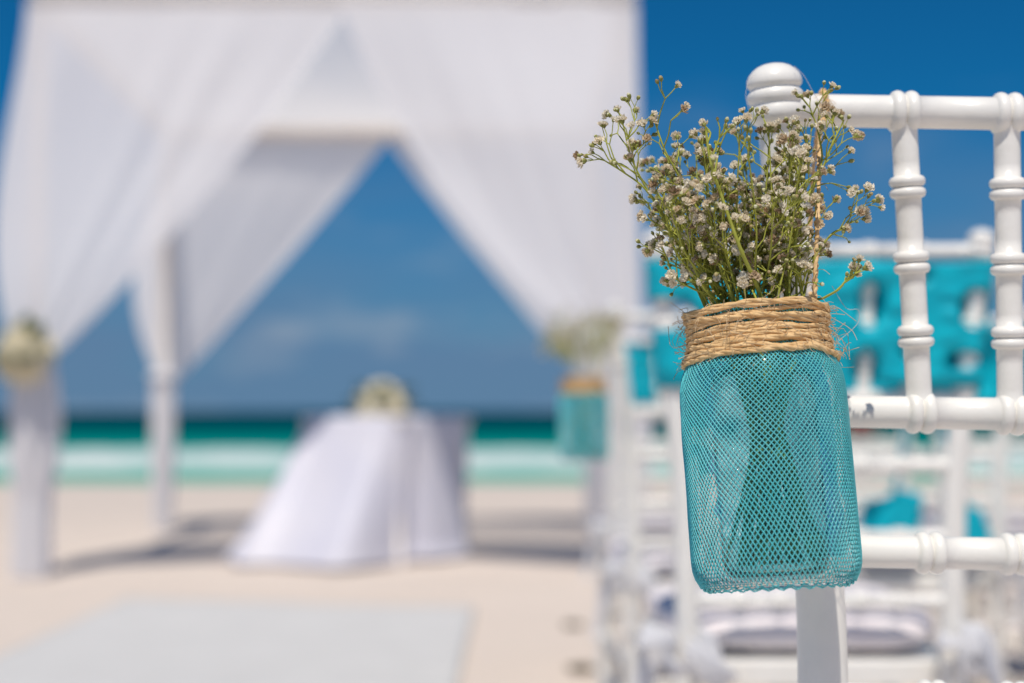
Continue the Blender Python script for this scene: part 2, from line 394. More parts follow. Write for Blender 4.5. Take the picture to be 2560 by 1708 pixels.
def make_chair(name):
    root = thing(name, 'x', 'chair')
    for s in (-1, 1):
        mb = MB(); prof = []
        z = 0.0
        pairs = [0.808, 0.30, 0.12]
        zs = set(i*0.02 for i in range(0, 46))
        for c in pairs:
            for q in (-1, 1):
                for k in range(-6, 7): zs.add(c+q*0.004+0.004*math.sin(k*math.pi/12)*0.999)
        zs = sorted(x for x in zs if x <= 0.888)
        for z in zs:
            r = 0.0150 if z < 0.55 else lerp(0.0150, 0.0118, (z-0.55)/0.34)
            if z < 0.3: r = lerp(0.0115, 0.0150, z/0.3)
            for c in pairs:
                for q in (-1, 1):
                    d = (z-(c+q*0.004))/0.004
                    if abs(d) < 1: r = max(r, r*0.9+(r+0.0035-r*0.9)*math.sqrt(1-d*d))
            prof.append((z, r))
        for dz, r in ((0.8893, 0.0122), (0.8905, 0.0140), (0.892, 0.0158), (0.8945, 0.0168), (0.8970, 0.0168), (0.8992, 0.0160), (0.9004, 0.0152), (0.9008, 0.0151),
                      (0.9014, 0.0153), (0.9030, 0.0164), (0.9055, 0.0170), (0.9075, 0.0166), (0.9090, 0.0154), (0.9098, 0.0148), (0.9106, 0.0148), (0.9114, 0.0155), (0.9125, 0.0163), (0.914, 0.0166),
                      (0.9165, 0.0162), (0.919, 0.0150), (0.9215, 0.0128), (0.9236, 0.0100), (0.9249, 0.0068), (0.9256, 0.0034), (0.9257, 0.0003)):
            prof.append((dz, r))
        mb.sweep([(s*smooth_tab(HX, z), smooth_tab(HY, z), z) for z, _ in prof], [r for _, r in prof], 32)
        mb.build('back_post', M['paint'], root)
    for k, h in enumerate(RAILS):
        mb = MB(); w_ = smooth_tab(HX, h); y = smooth_tab(HY, h)
        rr = 0.0098 if k < 3 else 0.009
        offs = SP_TOP if k == 0 else SP_MID
        if k > 1: offs = [o*w_/0.181*1.0 for o in SP_MID]
        bar(mb, (-w_, y, h), (w_, y, h), rr, [w_+o for o in offs], rr+0.0030, 0.0083)
        mb.build('back_rail', M['paint'], root)
    for a, b in zip(SP_TOP, SP_MID):
        mb = MB(); y0, y1 = smooth_tab(HY, RAILS[0]), smooth_tab(HY, RAILS[1])
        p, q = Vector((a, y0, 0.898)), Vector((b, y1, 0.718)); Ln = (p-q).length
        bar(mb, q, p, 0.0077, [Ln*t for t in (0.255, 0.50, 0.75)], 0.0107, 0.0068)
        mb.build('spindle', M['paint'], root)
    # seat, legs, stretchers
    mb = MB(); n = 40; ring = []
    for lay, (zz, gr) in enumerate(((0.362, -0.004), (0.364, 0), (0.390, 0), (0.393, -0.004))):
        for k in range(n):
            t = 2*math.pi*k/n; cx, cy = math.cos(t), math.sin(t)
            e = 0.32
            x = math.copysign(abs(cx)**e, cx); yy = math.copysign(abs(cy)**e, cy)
            wd = lerp(0.168, 0.198, (yy+1)/2)
            ring.append((x*(wd+gr), 0.215+yy*(0.19+gr), zz))
    mb.grid(ring, 4, n, cv=True); mb.f += [tuple(range(n))[::-1], tuple(3*n+k for k in range(n))]; mb.m += [0, 0]
    mb.build('seat', M['paint'], root, smooth=False)
    for s in (-1, 1):
        mb = MB(); bar(mb, (s*0.188, 0.392, 0), (s*0.180, 0.380, 0.372), 0.0135, [0.34, 0.10], 0.0170, 0.008, 20)
        mb.build('front_leg', M['paint'], root)
        for zz in (0.16, 0.24):
            mb = MB(); bar(mb, (s*0.174, smooth_tab(HY, zz), zz), (s*0.184, 0.386, zz), 0.0075, [0.16], 0.0105, 0.007, 16)
            mb.build('stretcher', M['paint'], root)
    for zz in (0.20, 0.28):
        mb = MB(); bar(mb, (-0.185, 0.384, zz), (0.185, 0.384, zz), 0.0075, [0.12, 0.25], 0.0105, 0.007, 16)
        mb.build('stretcher', M['paint'], root)
    mb = MB(); bar(mb, (-0.172, 0.040, 0.2), (0.172, 0.040, 0.2), 0.0075, [0.12, 0.22], 0.0105, 0.007, 16)
    mb.build('stretcher', M['paint'], root)
    # tied-on cushion
    mb = MB(); n, lay = 56, 15; pts = []
    for i in range(lay):
        ph = -math.pi/2+math.pi*i/(lay-1)
        zz = 0.421+0.029*math.copysign(abs(math.sin(ph))**0.7, ph); gr = math.cos(ph)**0.42 if 0 < i < lay-1 else 0.0
        for k in range(n):
            t = 2*math.pi*k/n; cx, cy = math.cos(t), math.sin(t); e = 0.42
            x = math.copysign(abs(cx)**e, cx); yy = math.copysign(abs(cy)**e, cy)
            wd = lerp(0.166, 0.192, (yy+1)/2)
            X, Y = x*wd*gr, 0.232+yy*0.19*gr
            pts.append((X, Y, zz+0.004*nz3(X*9, Y*9, i*0.1)))
    mb.grid(pts, lay, n, cv=True)
    cu = mb.build('seat_cushion', M['cushion'], root)
    rnd = random.Random(5)
    for s in (-1, 1):
        mb = MB(); c = Vector((s*0.176, 0.022, 0.415))
        for k in range(5):
            a = rnd.uniform(0, 6.28); ln = rnd.uniform(0.05, 0.09); wd = rnd.uniform(0.014, 0.022)
            dr = Vector((math.cos(a)*0.8, -abs(math.sin(a))*0.5-0.2, rnd.uniform(-0.7, 0.25)))
            if k < 3:
                side = dr.cross(Vector((0.2, 0.3, 1))).normalized()
                path = spline([c, c+dr*ln*0.6+side*0.018, c+dr*ln, c+dr*ln*0.6-side*0.018, c], 16)
            else:
                path = spline([c, c+dr*ln*0.6, c+dr*ln+Vector((0, 0, -0.05)), c+dr*ln*1.1+Vector((s*0.01, 0, -0.11))], 14)
            mb.sweep(path, [wd*(0.5+0.5*math.sin(math.pi*min(1, (i+2)/12)))for i in range(len(path))], 8, flat=0.12)
        mb.build('tie_bow', M['ribbon'], cu)
    return root

near = make_chair('banquet_chair')
YN = 0.846
cx = (2718-1280)/F*YN
near.location = (cx, YN, -0.001); near.rotation_euler = (0, R(1.0), 0)
near['label'] = 'white bamboo-style chair without a sash, big netted jar hanging from its back post'
CH = {}
def put_chair(key, x, y, z, rz, label, ry=0):
    o = copy_tree(near); o.location = (x, y, z); o.rotation_euler = (0, R(ry), R(rz)); o['label'] = label
    o['group'] = 'white ceremony chairs in rows'; CH[key] = o; return o
near['group'] = 'white ceremony chairs in rows'; CH['near'] = near
W2 = 1.75
put_chair('r2a', (2052-1280)/F*W2, W2, 0.018, 0, 'white chair wrapped in a loose gappy turquoise sash, ahead of the sashless chair')
put_chair('r3a', 0.395, 2.70, 0.0, 2, 'white chair on the aisle with a small netted flower jar hung on its post')
put_chair('r3b', 0.805, 2.84, 0.0, -2, 'white chair with two turquoise sash tails hanging, beside the chair with the small jar')
put_chair('r3c', 1.225, 2.82, 0.0, 3, 'third white chair from the aisle in the row with the small jar')
put_chair('r4a', 0.425, 3.62, 0.0, -2, 'aisle chair in the row closest to the canopy')
put_chair('r4b', 0.845, 3.66, 0.0, 2, 'second chair from the aisle in the row closest to the canopy')
put_chair('r4c', 1.27, 3.64, 0.0, 0, 'third chair from the aisle in the row closest to the canopy')

# ------------------------------------------------------------------ sashes
def sash_wrap(chair, name, label, holes, z0=0.742, z1=0.884, seed=0, tails=(), yfront=-0.017, yback=0.017):
    """cloth sleeve wrapped round the chair back: front run, round the post, back run"""
    nu, nv = 168, 30; pts = []; keep = {}
    for i in range(nu):
        q = i/nu
        for j in range(nv):
            v = j/(nv-1)
            if q < 0.42: u = lerp(-1, 1, q/0.42); sd = 0
            elif q < 0.5: u = 1; sd = (q-0.42)/0.08
            elif q < 0.92: u = lerp(1, -1, (q-0.5)/0.42); sd = 1
            else: u = -1; sd = 1-(q-0.92)/0.08
            z = lerp(z1, z0, v)
            edge = 0.010*nz3(u*2.3+seed, sd*3, v*2)
            if j == 0: z += edge*0.5
            if j == nv-1: z += edge-0.012*abs(u)
            hw = smooth_tab(HX, z); yc = smooth_tab(HY, z)
            bul = math.sin(math.pi*sd) if 0 < sd < 1 else 0
            x = u*(hw+0.006+0.012*bul)
            y = yc + lerp(yfront, yback, sd)
            f = nz3(u*1.6+seed, v*5.5+u*2.0, 2+sd*7)*0.010+nz3(u*3+seed, v*9-u*3.5, 5+sd*7)*0.006
            y += (-1 if sd < 0.5 else 1)*abs(f)*0.8
            if sd < 0.3:
                for (hu, hv, ru, rv, both) in holes:
                    if not both and ru < 1: y += 0.034*sstep(1.35, 0.75, ((u-hu)/ru)**2+((v-hv)/rv)**2)
            pts.append((x, y, z)); keep[(i, j)] = (u, v, sd)
    def skip(i, j):
        u, v, sd = keep[(i, j)]
        for (hu, hv, ru, rv, both) in holes:
            if (both or (ru > 1 and sd < 0.3)) and ((u-hu)/ru)**2+((v-hv)/rv)**2 < 1: return True
        return False
    mb = MB(); mb.grid(pts, nu, nv, cu=True, skip=skip)
    root = thing(name, label, 'sash', group='turquoise chair sashes')
    root.location = chair.location; root.rotation_euler = chair.rotation_euler
    mb.build('wrap', M['sash'], root, solid=0.0012)
    if tails:
        mb = MB(); mb.sweep(spline([(-0.022, -0.034, 0.80), (-0.01, -0.046, 0.815), (0.012, -0.046, 0.80), (0.02, -0.034, 0.78)], 14), [0.010+0.008*math.sin(i/13*math.pi) for i in range(14)], 12)
        mb.build('knot', M['sash'], root)
    for (ux, uz, wd) in tails:
        mb = MB(); P = []
        for i in range(12):
            for j in range(34):
                a, t = i/11-0.5, j/33
                x = lerp(0, ux, t**0.8)+a*lerp(0.012, wd, sstep(0.735, 0.765, t))*(1+0.15*nz3(t*4, seed, ux))
                z = lerp(0.80, uz+0.02*a, t)
                y = -0.036+0.008*math.sin(a*9+t*5)-0.012*t+0.010*math.sin(a*15)*t
                P.append((x, y, z))
        mb.grid(P, 12, 34); mb.build('tail', M['sash'], root, solid=0.0012)
    return root
sash_wrap(CH['r2a'], 'chair_sash', 'loosely woven turquoise sash with gaps, wrapped round the chair in front of the sashless one',
          [(0.31, 0.36, 0.080, 0.20, 0), (0.29, 0.93, 0.085, 0.17, 0), (0.95, 0.40, 0.085, 0.15, 0), (0.585, 0.76, 0.075, 0.085, 0), (0.90, 0.84, 0.10, 0.075, 0),
           (-0.95, 0.43, 0.20, 0.15, 1), (-0.3, 0.55, 0.07, 0.14, 0), (-0.62, 0.9, 0.08, 0.1, 0), (0.60, 0.12, 0.05, 0.06, 0)], seed=3)
sash_wrap(CH['r3a'], 'chair_sash', 'turquoise sash on the chair with the small netted jar, seen between its spindles',
          [(0.0, 0.5, 5, 5, 0), (-1.1, 0.5, 0.32, 5, 1)], z0=0.745, z1=0.85, seed=7)
sash_wrap(CH['r3b'], 'chair_sash', 'turquoise sash with two hanging tails beside the chair with the small jar',
          [(0.7, 0.5, 0.09, 0.4, 0)], seed=12, tails=((-0.070, 0.470, 0.125), (0.104, 0.430, 0.075)))
sash_wrap(CH['r3c'], 'chair_sash', 'turquoise sash on the third chair from the aisle in the small jar row',
          [(0.2, 0.5, 0.09, 0.4, 0)], seed=21, tails=((-0.10, 0.46, 0.09), (0.06, 0.47, 0.08)))
for i, k in enumerate(('r4a', 'r4b', 'r4c')):
    sash_wrap(CH[k], 'chair_sash', 'turquoise sash on the %s chair from the aisle in the row closest to the canopy' % ('first', 'second', 'third')[i], [(0.3, 0.5, 0.09, 0.3, 0)]+([(-1.1, 0.5, 0.32, 5, 1)] if i == 0 else []), seed=30+i*5)

# ------------------------------------------------------------------ netted jar
JP = [(0.0, 0.0), (0.0, 0.034), (0.0008, 0.0375), (0.003, 0.0402), (0.0065, 0.0422), (0.011, 0.0432), (0.016, 0.0435), (0.05, 0.0435), (0.085, 0.0435), (0.102, 0.0435),
      (0.109, 0.0431), (0.114, 0.0422), (0.119, 0.0404), (0.1235, 0.0382), (0.128, 0.0362), (0.134, 0.0352), (0.147, 0.0350), (0.149, 0.0349), (0.150, 0.0346)]
def jar_r(z):
    T = [p for p in JP[1:]]
    for (a, p), (b, q) in zip(T, T[1:]):
        if z <= b: return lerp(p, q, (z-a)/(b-a) if b > a else 0)
    return T[-1][1]
def lathe(mb, prof, n=64, mi=0):
    mb.grid([(r*math.cos(2*math.pi*k/n), r*math.sin(2*math.pi*k/n), z) for z, r in prof for k in range(n)], len(prof), n, cv=True, mi=mi)
def twist(mb, path, rad, plies=3, turns=300, sides=6, ph=0):
    """twisted cord: plies winding round a path; turns per metre"""
    path = [Vector(p) for p in path]; s = 0; fr = []
    t0 = (path[1]-path[0]).normalized(); nrm = t0.orthogonal().normalized()
    for i, p in enumerate(path):
        t = (path[min(i+1, len(path)-1)]-path[max(0, i-1)]).normalized()
        nrm = (nrm-t*nrm.dot(t)).normalized()
        if i: s += (p-path[i-1]).length
        fr.append((p, nrm.copy(), t.cross(nrm), s))
    for k in range(plies):
        pp = []
        for p, n_, b_, s_ in fr:
            a = 2*math.pi*(k/plies+s_*turns)+ph
            pp.append(p+(n_*math.cos(a)+b_*math.sin(a))*rad*0.44)
        mb.sweep(pp, rad*0.64, sides)
def make_jar():
    root = thing('netted_jar', 'x', 'jar')
    mb = MB()
    inner = [(max(z, 0.006)-0.0 if i < 3 else z, max(0, r-0.0026)) for i, (z, r) in enumerate(JP)]
    lathe(mb, JP); lathe(mb, [(0.150, 0.0346), (0.1502, 0.0332), (0.149, 0.0326)]+[(z, r) for z, r in reversed(inner) if z > 0.0065]+[(0.0062, 0.038), (0.006, 0.0)])
    # raised collar ring on the glass and a step above the base
    mb.build('glass', M['glass'], root)
    mb = MB(); lathe(mb, [(0.0066, 0.0), (0.0068, 0.036), (0.012, 0.0402), (0.026, 0.0406), (0.0272, 0.0409), (0.0268, 0.0396), (0.0266, 0.0)])
    mb.build('water', M['water'], root)
    # net sleeve: two families of diagonal strands
    mb = MB(); NS = 104; zt, zb = 0.149, 0.0012; seg = 62
    rnd = random.Random(2)
    for fam, lay in ((-1, 0), (1, 0)):
        for k in range(NS):
            if lay and k % 2: continue
            th0 = 2*math.pi*(k+0.37*lay)/NS; th = th0; P = []; jit = rnd.uniform(-0.006, 0.006)
            z = zt; dz = (zt-zb)/seg
            for i in range(seg+1):
                r = jar_r(z)+(0.0013 if lay == 0 else 0.0006)+(0.0003 if fam > 0 else 0)
                if z < 0.003: r = jar_r(0.003)+0.0008
                wob = 0.055*nz3(math.cos(th)*1.2, math.sin(th)*1.2, z*26+3+lay*5)+0.022*nz3(math.cos(th)*3, math.sin(th)*3, z*60)
                bag = 0.0008*max(0, nz3(math.cos(th)*2, math.sin(th)*2, z*30))
                P.append(((r+bag)*math.cos(th+wob+jit), (r+bag)*math.sin(th+wob+jit), z))
                slope = (1.0 if lay == 0 else 0.93)*lerp(0.60, 1.0, sstep(0.02, 0.13, z))      # the net is stretched longer towards the base
                th += fam*dz/0.0435*slope; z -= dz
            mb.sweep(P, [0.00031]*len(P), 4, caps=False)
    # gathered edge under the jar
    for q in range(2):
        mb.sweep([((0.0395-q*0.0022+0.0005*math.sin(t*2.9))*math.cos(t/120*2*math.pi), (0.0395-q*0.0022+0.0005*math.sin(t*2.9))*math.sin(t/120*2*math.pi), 0.0004-0.0010*q+0.0008*math.sin(t*1.7)) for t in range(121)], 0.00045, 5)
    tag(mb.build('net_sleeve', M['net'], root), kind='stuff')
    # twine wraps
    rnd = random.Random(9)
    hs = [0.1236+0.0263*(k+rnd.uniform(-0.35, 0.35))/14 for k in range(15)]
    for wi, h in enumerate(hs):
        mb = MB(); P = []; a0 = rnd.uniform(0, 6.28); tl = rnd.uniform(-0.0045, 0.0045); tp_ = rnd.uniform(0, 6.28); lift = rnd.uniform(0, 0.0022)
        for i in range(121):
            t = a0+2*math.pi*i/120
            zz = min(0.1515, h+tl*math.cos(t-tp_)+0.0020*nz3(math.cos(t)*2, math.sin(t)*2, wi*3.1))
            r = max(jar_r(zz), 0.0350)+0.0020+lift+0.0010*(nz3(math.cos(t)*1.7, math.sin(t)*1.7, wi*5+1)+0.3)
            P.append((r*math.cos(t), r*math.sin(t), zz))
        twist(mb, P, rnd.uniform(0.00125, 0.0017), 3, rnd.uniform(22, 45), 6, rnd.uniform(0, 6))
        mb.build('twine_wrap', M['twine'], root)
    # loose fibres standing off the twine
    mb = MB()
    for k in range(300):
        t = rnd.uniform(0, 6.28); zz = rnd.choice(hs)+rnd.uniform(-0.002, 0.002); r = jar_r(zz)+0.0048
        p = Vector((r*math.cos(t), r*math.sin(t), zz)); out = Vector((math.cos(t), math.sin(t), 0)); tang = Vector((-math.sin(t), math.cos(t), 0))
        ln = rnd.uniform(0.004, 0.012)*(2.2 if rnd.random() < 0.12 else 1)
        d = (tang*rnd.uniform(-1, 1)+out*rnd.uniform(0.1, 0.55)+Vector((0, 0, rnd.uniform(-0.8, 0.5)))).normalized()
        e = Vector((rnd.uniform(-1, 1), rnd.uniform(-1, 1), rnd.uniform(-1, 1)))*ln*0.35
        mb.sweep(spline([p, p+d*ln*0.5+e, p+d*ln], 6), [0.00016]*6, 4, caps=False)
    tag(mb.build('loose_fibres', M['fibre'], root), kind='stuff')
    return root
YJ = 0.778
jar = make_jar()
jb = at(1946, 1468, YJ-0.008)
jar.location = jb; jar.rotation_euler = (R(-7), R(-3.1), 0)
jar['label'] = 'large glass jar in turquoise net with jute twine neck, hung on the sashless chair'
jar['group'] = 'netted flower jars hung on chairs'
bpy.context.view_layer.update()
JM = Matrix.Translation(jb) @ jar.rotation_euler.to_matrix().to_4x4()
def neck(a, r, z): return JM @ Vector((r*math.cos(a), r*math.sin(a), z))

# hanging cord: from the neck up the post, over the top rail, down behind
NM = Matrix.Translation(near.location) @ near.rotation_euler.to_matrix().to_4x4()
lx = -0.1715
railc = NM @ Vector((lx, 0, 0.898))
def rail_pt(ang, rr=0.0118): return railc+Vector((0, -math.cos(ang)*rr, math.sin(ang)*rr))
nk = at(2034, 790, 0.764)
P = spline([nk+Vector((-0.002, -0.004, -0.012)), nk, at(2038, 700, 0.764), at(2044, 560, 0.770), at(2048, 420, 0.790), at(2050, 330, 0.818)]+[rail_pt(R(a)) for a in (-15, 15, 45, 75, 105, 140, 180, 210)]
           +[railc+Vector((-0.002, 0.017, -0.03)), railc+Vector((-0.005, 0.019, -0.09)), at(2034, 800, 0.818)], 170)
mb = MB(); twist(mb, P, 0.00165, 2, 120, 6)
cord = thing('hanging_cord', 'thin jute cord looped over the top rail, carrying the large netted jar', 'cord', nk)
o = mb.build('cord', M['twine'], cord); o.matrix_parent_inverse = Matrix.Translation(-nk)
mb = MB(); rnd = random.Random(3)
for k in range(60):
    p = Vector(P[rnd.randrange(4, 80)]); ln = rnd.uniform(0.003, 0.010)
    d = Vector((rnd.uniform(-1, 1), rnd.uniform(-0.7, 0.3), rnd.uniform(-1, 1))).normalized()
    mb.sweep(spline([p, p+d*ln*0.5+Vector((0, 0, 0.002)), p+d*ln], 5), 0.00014, 4, caps=False)
fp = NM @ Vector((-0.199, 0, 0.9))
th = [fp+Vector((0.018*math.cos(a), -0.019*math.sin(a)*1.0, 0.002+0.010*math.sin(a*2.3))) for a in [i*0.22 for i in range(16)]]
o = mb.build('loose_fibres', M['fibre'], cord); o.matrix_parent_inverse = Matrix.Translation(-nk); tag(o, kind='stuff')
mb = MB()
mb.sweep(spline([at(1985, 165, 0.83), at(2010, 190, 0.826), at(2030, 225, 0.824), at(2050, 260, 0.828)], 20), 0.00013, 4)
mb.sweep(spline([at(1888, 187, 0.832), at(1872, 205, 0.828), at(1864, 240, 0.826), at(1872, 275, 0.824), at(1872, 300, 0.822), at(1850, 318, 0.815)], 30), 0.00014, 4)
mb.sweep(spline([at(2080, 715, 0.80), at(2115, 770, 0.80), at(2145, 775, 0.80), at(2143, 810, 0.80), at(2100, 850, 0.795), at(2090, 862, 0.79)], 30), 0.00014, 4)
o = mb.build('stray_thread', M['thread'], cord); o.matrix_parent_inverse = Matrix.Translation(-nk)

# ------------------------------------------------------------------ baby's breath
def flower_mesh(kind, seed):
    rnd = random.Random(seed); mb = MB()
    if kind == 'flower':
        for lay, (cnt, ln, tl) in enumerate(((6, 0.0029, 0.35), (7, 0.0030, 0.85), (5, 0.0024, 1.25))):
            for k in range(cnt):
                a = 2*math.pi*(k+rnd.uniform(-0.3, 0.3))/cnt+lay*0.5; t = tl+rnd.uniform(-0.18, 0.18)
                rad = Vector((math.cos(a), math.sin(a), 0)); d = rad*math.cos(t)+Vector((0, 0, math.sin(t))); sd = Vector((-math.sin(a), math.cos(a), 0))
                nn = d.cross(sd); b = Vector((0, 0, 0.0010)); l = ln*rnd.uniform(0.8, 1.15); w_ = l*0.36; c = 0.0004
                pts = [b-sd*w_*0.25, b+sd*w_*0.25, b+d*l*0.55-sd*w_-nn*c, b+d*l*0.55+nn*c*0.8, b+d*l*0.55+sd*w_-nn*c, b+d*l-sd*w_*0.7+nn*c, b+d*l*0.93-nn*c, b+d*l+sd*w_*0.75+nn*c]
                o = len(mb.v); mb.v += [tuple(p) for p in pts]
                for f in ((0, 3, 2), (0, 1, 3), (1, 4, 3), (2, 3, 6, 5), (3, 4, 7, 6)): mb.f.append(tuple(o+i for i in f)); mb.m.append(0)
        mb.sweep([(0, 0, -0.0006), (0, 0, 0.0002), (0, 0, 0.0012), (0, 0, 0.0020)], [0.0003, 0.0010, 0.0012, 0.0008], 6, mi=1)
    else:
        L_ = [(-0.0008, 0.0003), (-0.0002, 0.0008), (0.0006, 0.00115), (0.0014, 0.00115), (0.0021, 0.0008), (0.0025, 0.0002)]
        mb.sweep([(0, 0, z) for z, _ in L_[2:]], [r*0.95 for _, r in L_[2:]], 7, mi=0)
        mb.sweep([(0, 0, z) for z, _ in L_[:4]], [r for _, r in L_[:4]], 7, mi=1, caps=False)
    return mb.mesh(kind, [M['petal'] if kind == 'flower' else M['bud'], M['calyx']], smooth=False)
FL = [flower_mesh('flower', s) for s in range(4)]; BD = [flower_mesh('bud', s) for s in range(2)]
sprig_count = [0]
def above(p, M_): return (M_ @ p).z > 0.1545
def sprig(path, label, rim=None, heads=1.0, r0=0.00095, start=0.45, spread=1.0, seed=0, group="baby's breath sprigs in the large jar", density=9, reach=0.034, tipfan=True, cut=False):
    rnd = random.Random(seed); P = spline(path, 40)
    base = P[0]
    root = thing('gypsophila_sprig', label, 'sprig', base, group=group)
    mb = MB(); Q = [p-base for p in P]
    mb.sweep(Q, [r0*lerp(1.0, 0.42, i/39) for i in range(40)], 6)
    ends = []
    def branch(p, d, ln, rad, lvl):
        e1 = Vector((rnd.uniform(-1, 1), rnd.uniform(-1, 1), rnd.uniform(-0.4, 1)))*ln*0.10
        q = p+d*ln
        mb.sweep([p, p+d*ln*0.5+e1, q], [rad, rad*0.85, rad*0.7], 5, caps=False)
        if rim is not None and not above(q+base, rim): return
        if lvl <= 0: ends.append((q, (d+e1/ln*0.3).normalized())); return
        n = rnd.choice((2, 2, 3))
        for k in range(n):
            ax = Vector((rnd.uniform(-1, 1), rnd.uniform(-0.8, 0.8), rnd.uniform(-1, 1)))
            ax = (ax-d*ax.dot(d)).normalized()
            a = R(rnd.uniform(18, 48))*spread
            nd = (d*math.cos(a)+ax*math.sin(a)+Vector((0, 0, 0.12))).normalized()
            branch(q, nd, ln*rnd.uniform(0.42, 0.78), rad*0.72, lvl-1)
    nb = max(1, int(density*heads))
    for k in range(nb):
        f = start+(1-start)*(k+rnd.random()*0.8)/nb; i = min(38, int(f*39))
        if rim is not None and not above(P[i], rim): continue
        d = (Q[i+1]-Q[i]).normalized(); ax = Vector((rnd.uniform(-1, 1), rnd.uniform(-0.7, 0.7), rnd.uniform(-0.5, 0.8)))
        ax = (ax-d*ax.dot(d)).normalized(); a = R(rnd.uniform(25, 58))*spread
        nd = (d*math.cos(a)+ax*math.sin(a)).normalized()
        branch(Q[i], nd, reach*rnd.uniform(0.35, 0.8)*lerp(1.0, 0.6, f), r0*0.5, rnd.choice((1, 1, 2)))
    if tipfan and not cut:
        d = (Q[-1]-Q[-3]).normalized()
        for k in range(3):
            ax = Vector((rnd.uniform(-1, 1), rnd.uniform(-1, 1), rnd.uniform(-1, 1))); ax = (ax-d*ax.dot(d)).normalized()
            a = R(rnd.uniform(0, 38)); branch(Q[-1], (d*math.cos(a)+ax*math.sin(a)).normalized(), reach*rnd.uniform(0.14, 0.28), r0*0.4, 1 if k else 0)
    mb.build('stem', M['stem'], root)
    for q, d in ends:
        fl = rnd.random() < 0.46
        me = rnd.choice(FL) if fl else rnd.choice(BD)
        o = obj('flower' if fl else 'bud', me, root, q)
        s = rnd.uniform(0.78, 1.32) if fl else rnd.uniform(0.7, 1.1)
        o.scale = (s, s, s*rnd.uniform(0.85, 1.1)); o.rotation_euler = d.to_track_quat('Z', 'Y').to_euler()
        o.rotation_euler.rotate_axis('Z', rnd.uniform(0, 6.28))
    sprig_count[0] += len(ends)
    return root
GL = "dried baby's breath sprig among the crowd in the large netted jar"
def jar_path(tip_pts, a, rn=0.024, rb=0.028):
    """stem foot in the jar, through the neck, on through photograph points (px, py, depth)"""
    foot = neck(a+math.pi*0.8, rb, 0.012); nk_ = neck(a, rn, 0.146)
    return [foot, foot.lerp(nk_, 0.55)+Vector((0, 0, 0.0)), nk_]+[at(*t) for t in tip_pts]
def ang(px, Yo=0):   # neck angle (jar frame) whose point lies toward photograph column px, front side for Yo<0
    v = JM.inverted() @ at(px, 790, YJ+Yo); return math.atan2(v.y, v.x)
SPEC = [
    ([(1725, 650, .770), (1668, 560, .766), (1615, 475, .764), (1560, 432, .764), (1512, 402, .766)], 1760, .012, "long baby's breath sprig reaching farthest sideways over the white canopy", dict(start=.55, density=7, reach=.036)),
    ([(1662, 545, .767), (1618, 475, .765), (1578, 395, .764), (1562, 330, .764)], 1765, .012, "baby's breath sprig forking up beside the far reaching one, tip over the canopy edge", dict(start=.72, density=7, reach=.03)),
    ([(1760, 560, .766), (1700, 445, .764), (1662, 375, .764), (1634, 295, .766)], 1800, -.03, "baby's breath sprig with a bare cut green tip against the sky", dict(start=.5, density=6, cut=True)),
    ([(1850, 620, .748), (1800, 480, .745), (1775, 400, .745), (1764, 318, .746)], 1930, -.03, "thick green stem with a cut tip crossing the front of the sprigs", dict(start=.4, density=6, cut=True, r0=.0014)),
    ([(1990, 560, .775), (2052, 420, .785), (2045, 330, .79), (2025, 270, .79)], 1960, 0, "baby's breath sprig rising highest, its heads in front of the top rail", dict(start=.62, density=9, reach=.03)),
    ([(2000, 545, .772), (2055, 425, .775), (2075, 372, .775), (2110, 300, .775)], 1965, -.01, "baby's breath sprig with a cut green tip beside the hanging cord", dict(start=.5, density=7, cut=True)),
    ([(2030, 660, .785), (2075, 590, .788), (2105, 572, .79), (2122, 560, .79)], 2030, .0, "baby's breath sprig leaning out past the cord, above the rim", dict(start=.62, density=5, reach=.026)),
    ([(2060, 745, .772), (2095, 725, .768), (2112, 705, .768), (2128, 696, .768)], 2045, -.01, "low baby's breath sprig sticking out sideways above the twine", dict(start=.6, density=5, reach=.022)),
    ([(1760, 720, .765), (1725, 650, .76), (1680, 585, .76), (1640, 560, .76)], 1745, -.02, "short baby's breath sprig with a dark dried head on the canopy side", dict(start=.55, density=6, reach=.024)),
]
for i, (pts, npx, yo, lab, kw) in enumerate(SPEC):
    sprig(jar_path(pts, ang(npx, yo)), lab, rim=JM.inverted(), seed=100+i, **kw)
rnd = random.Random(77)
tops = []
for k in range(58):
    u = (k+0.5)/44
    px = lerp(1655, 2015, (u*10.37) % 1.0); lo = 345 if 1820 < px < 2060 else 385+max(0, 1720-px)*0.9
    py = lerp(lo, 560, rnd.random()**1.1) if k < 34 else rnd.uniform(540, 660)
    dep = YJ+rnd.uniform(-0.034, 0.040)
    if k >= 51: px = rnd.uniform(1760, 2050); py = rnd.uniform(610, 710); dep = YJ+rnd.uniform(-0.04, 0.03)
    elif k >= 44: px = rnd.uniform(1920, 2050); py = rnd.uniform(345, 430); dep = YJ+rnd.uniform(-0.01, 0.035)
    fx = 1900+(px-1900)*0.66
    bx, by = lerp(fx, px, 0.5)+rnd.uniform(-18, 18), lerp(775, py, 0.5)
    a = ang(1905+(px-1905)*0.72, dep-YJ)
    sprig(jar_path([(bx, by, lerp(YJ, dep, .6)), (px, py, dep)], a, rn=rnd.uniform(0.006, 0.029), rb=rnd.uniform(0.008, 0.032)), GL, rim=JM.inverted(), seed=300+k, start=.44, density=8 if k < 51 else 9, reach=.032 if k < 51 else .026)
print('sprig heads', sprig_count[0])

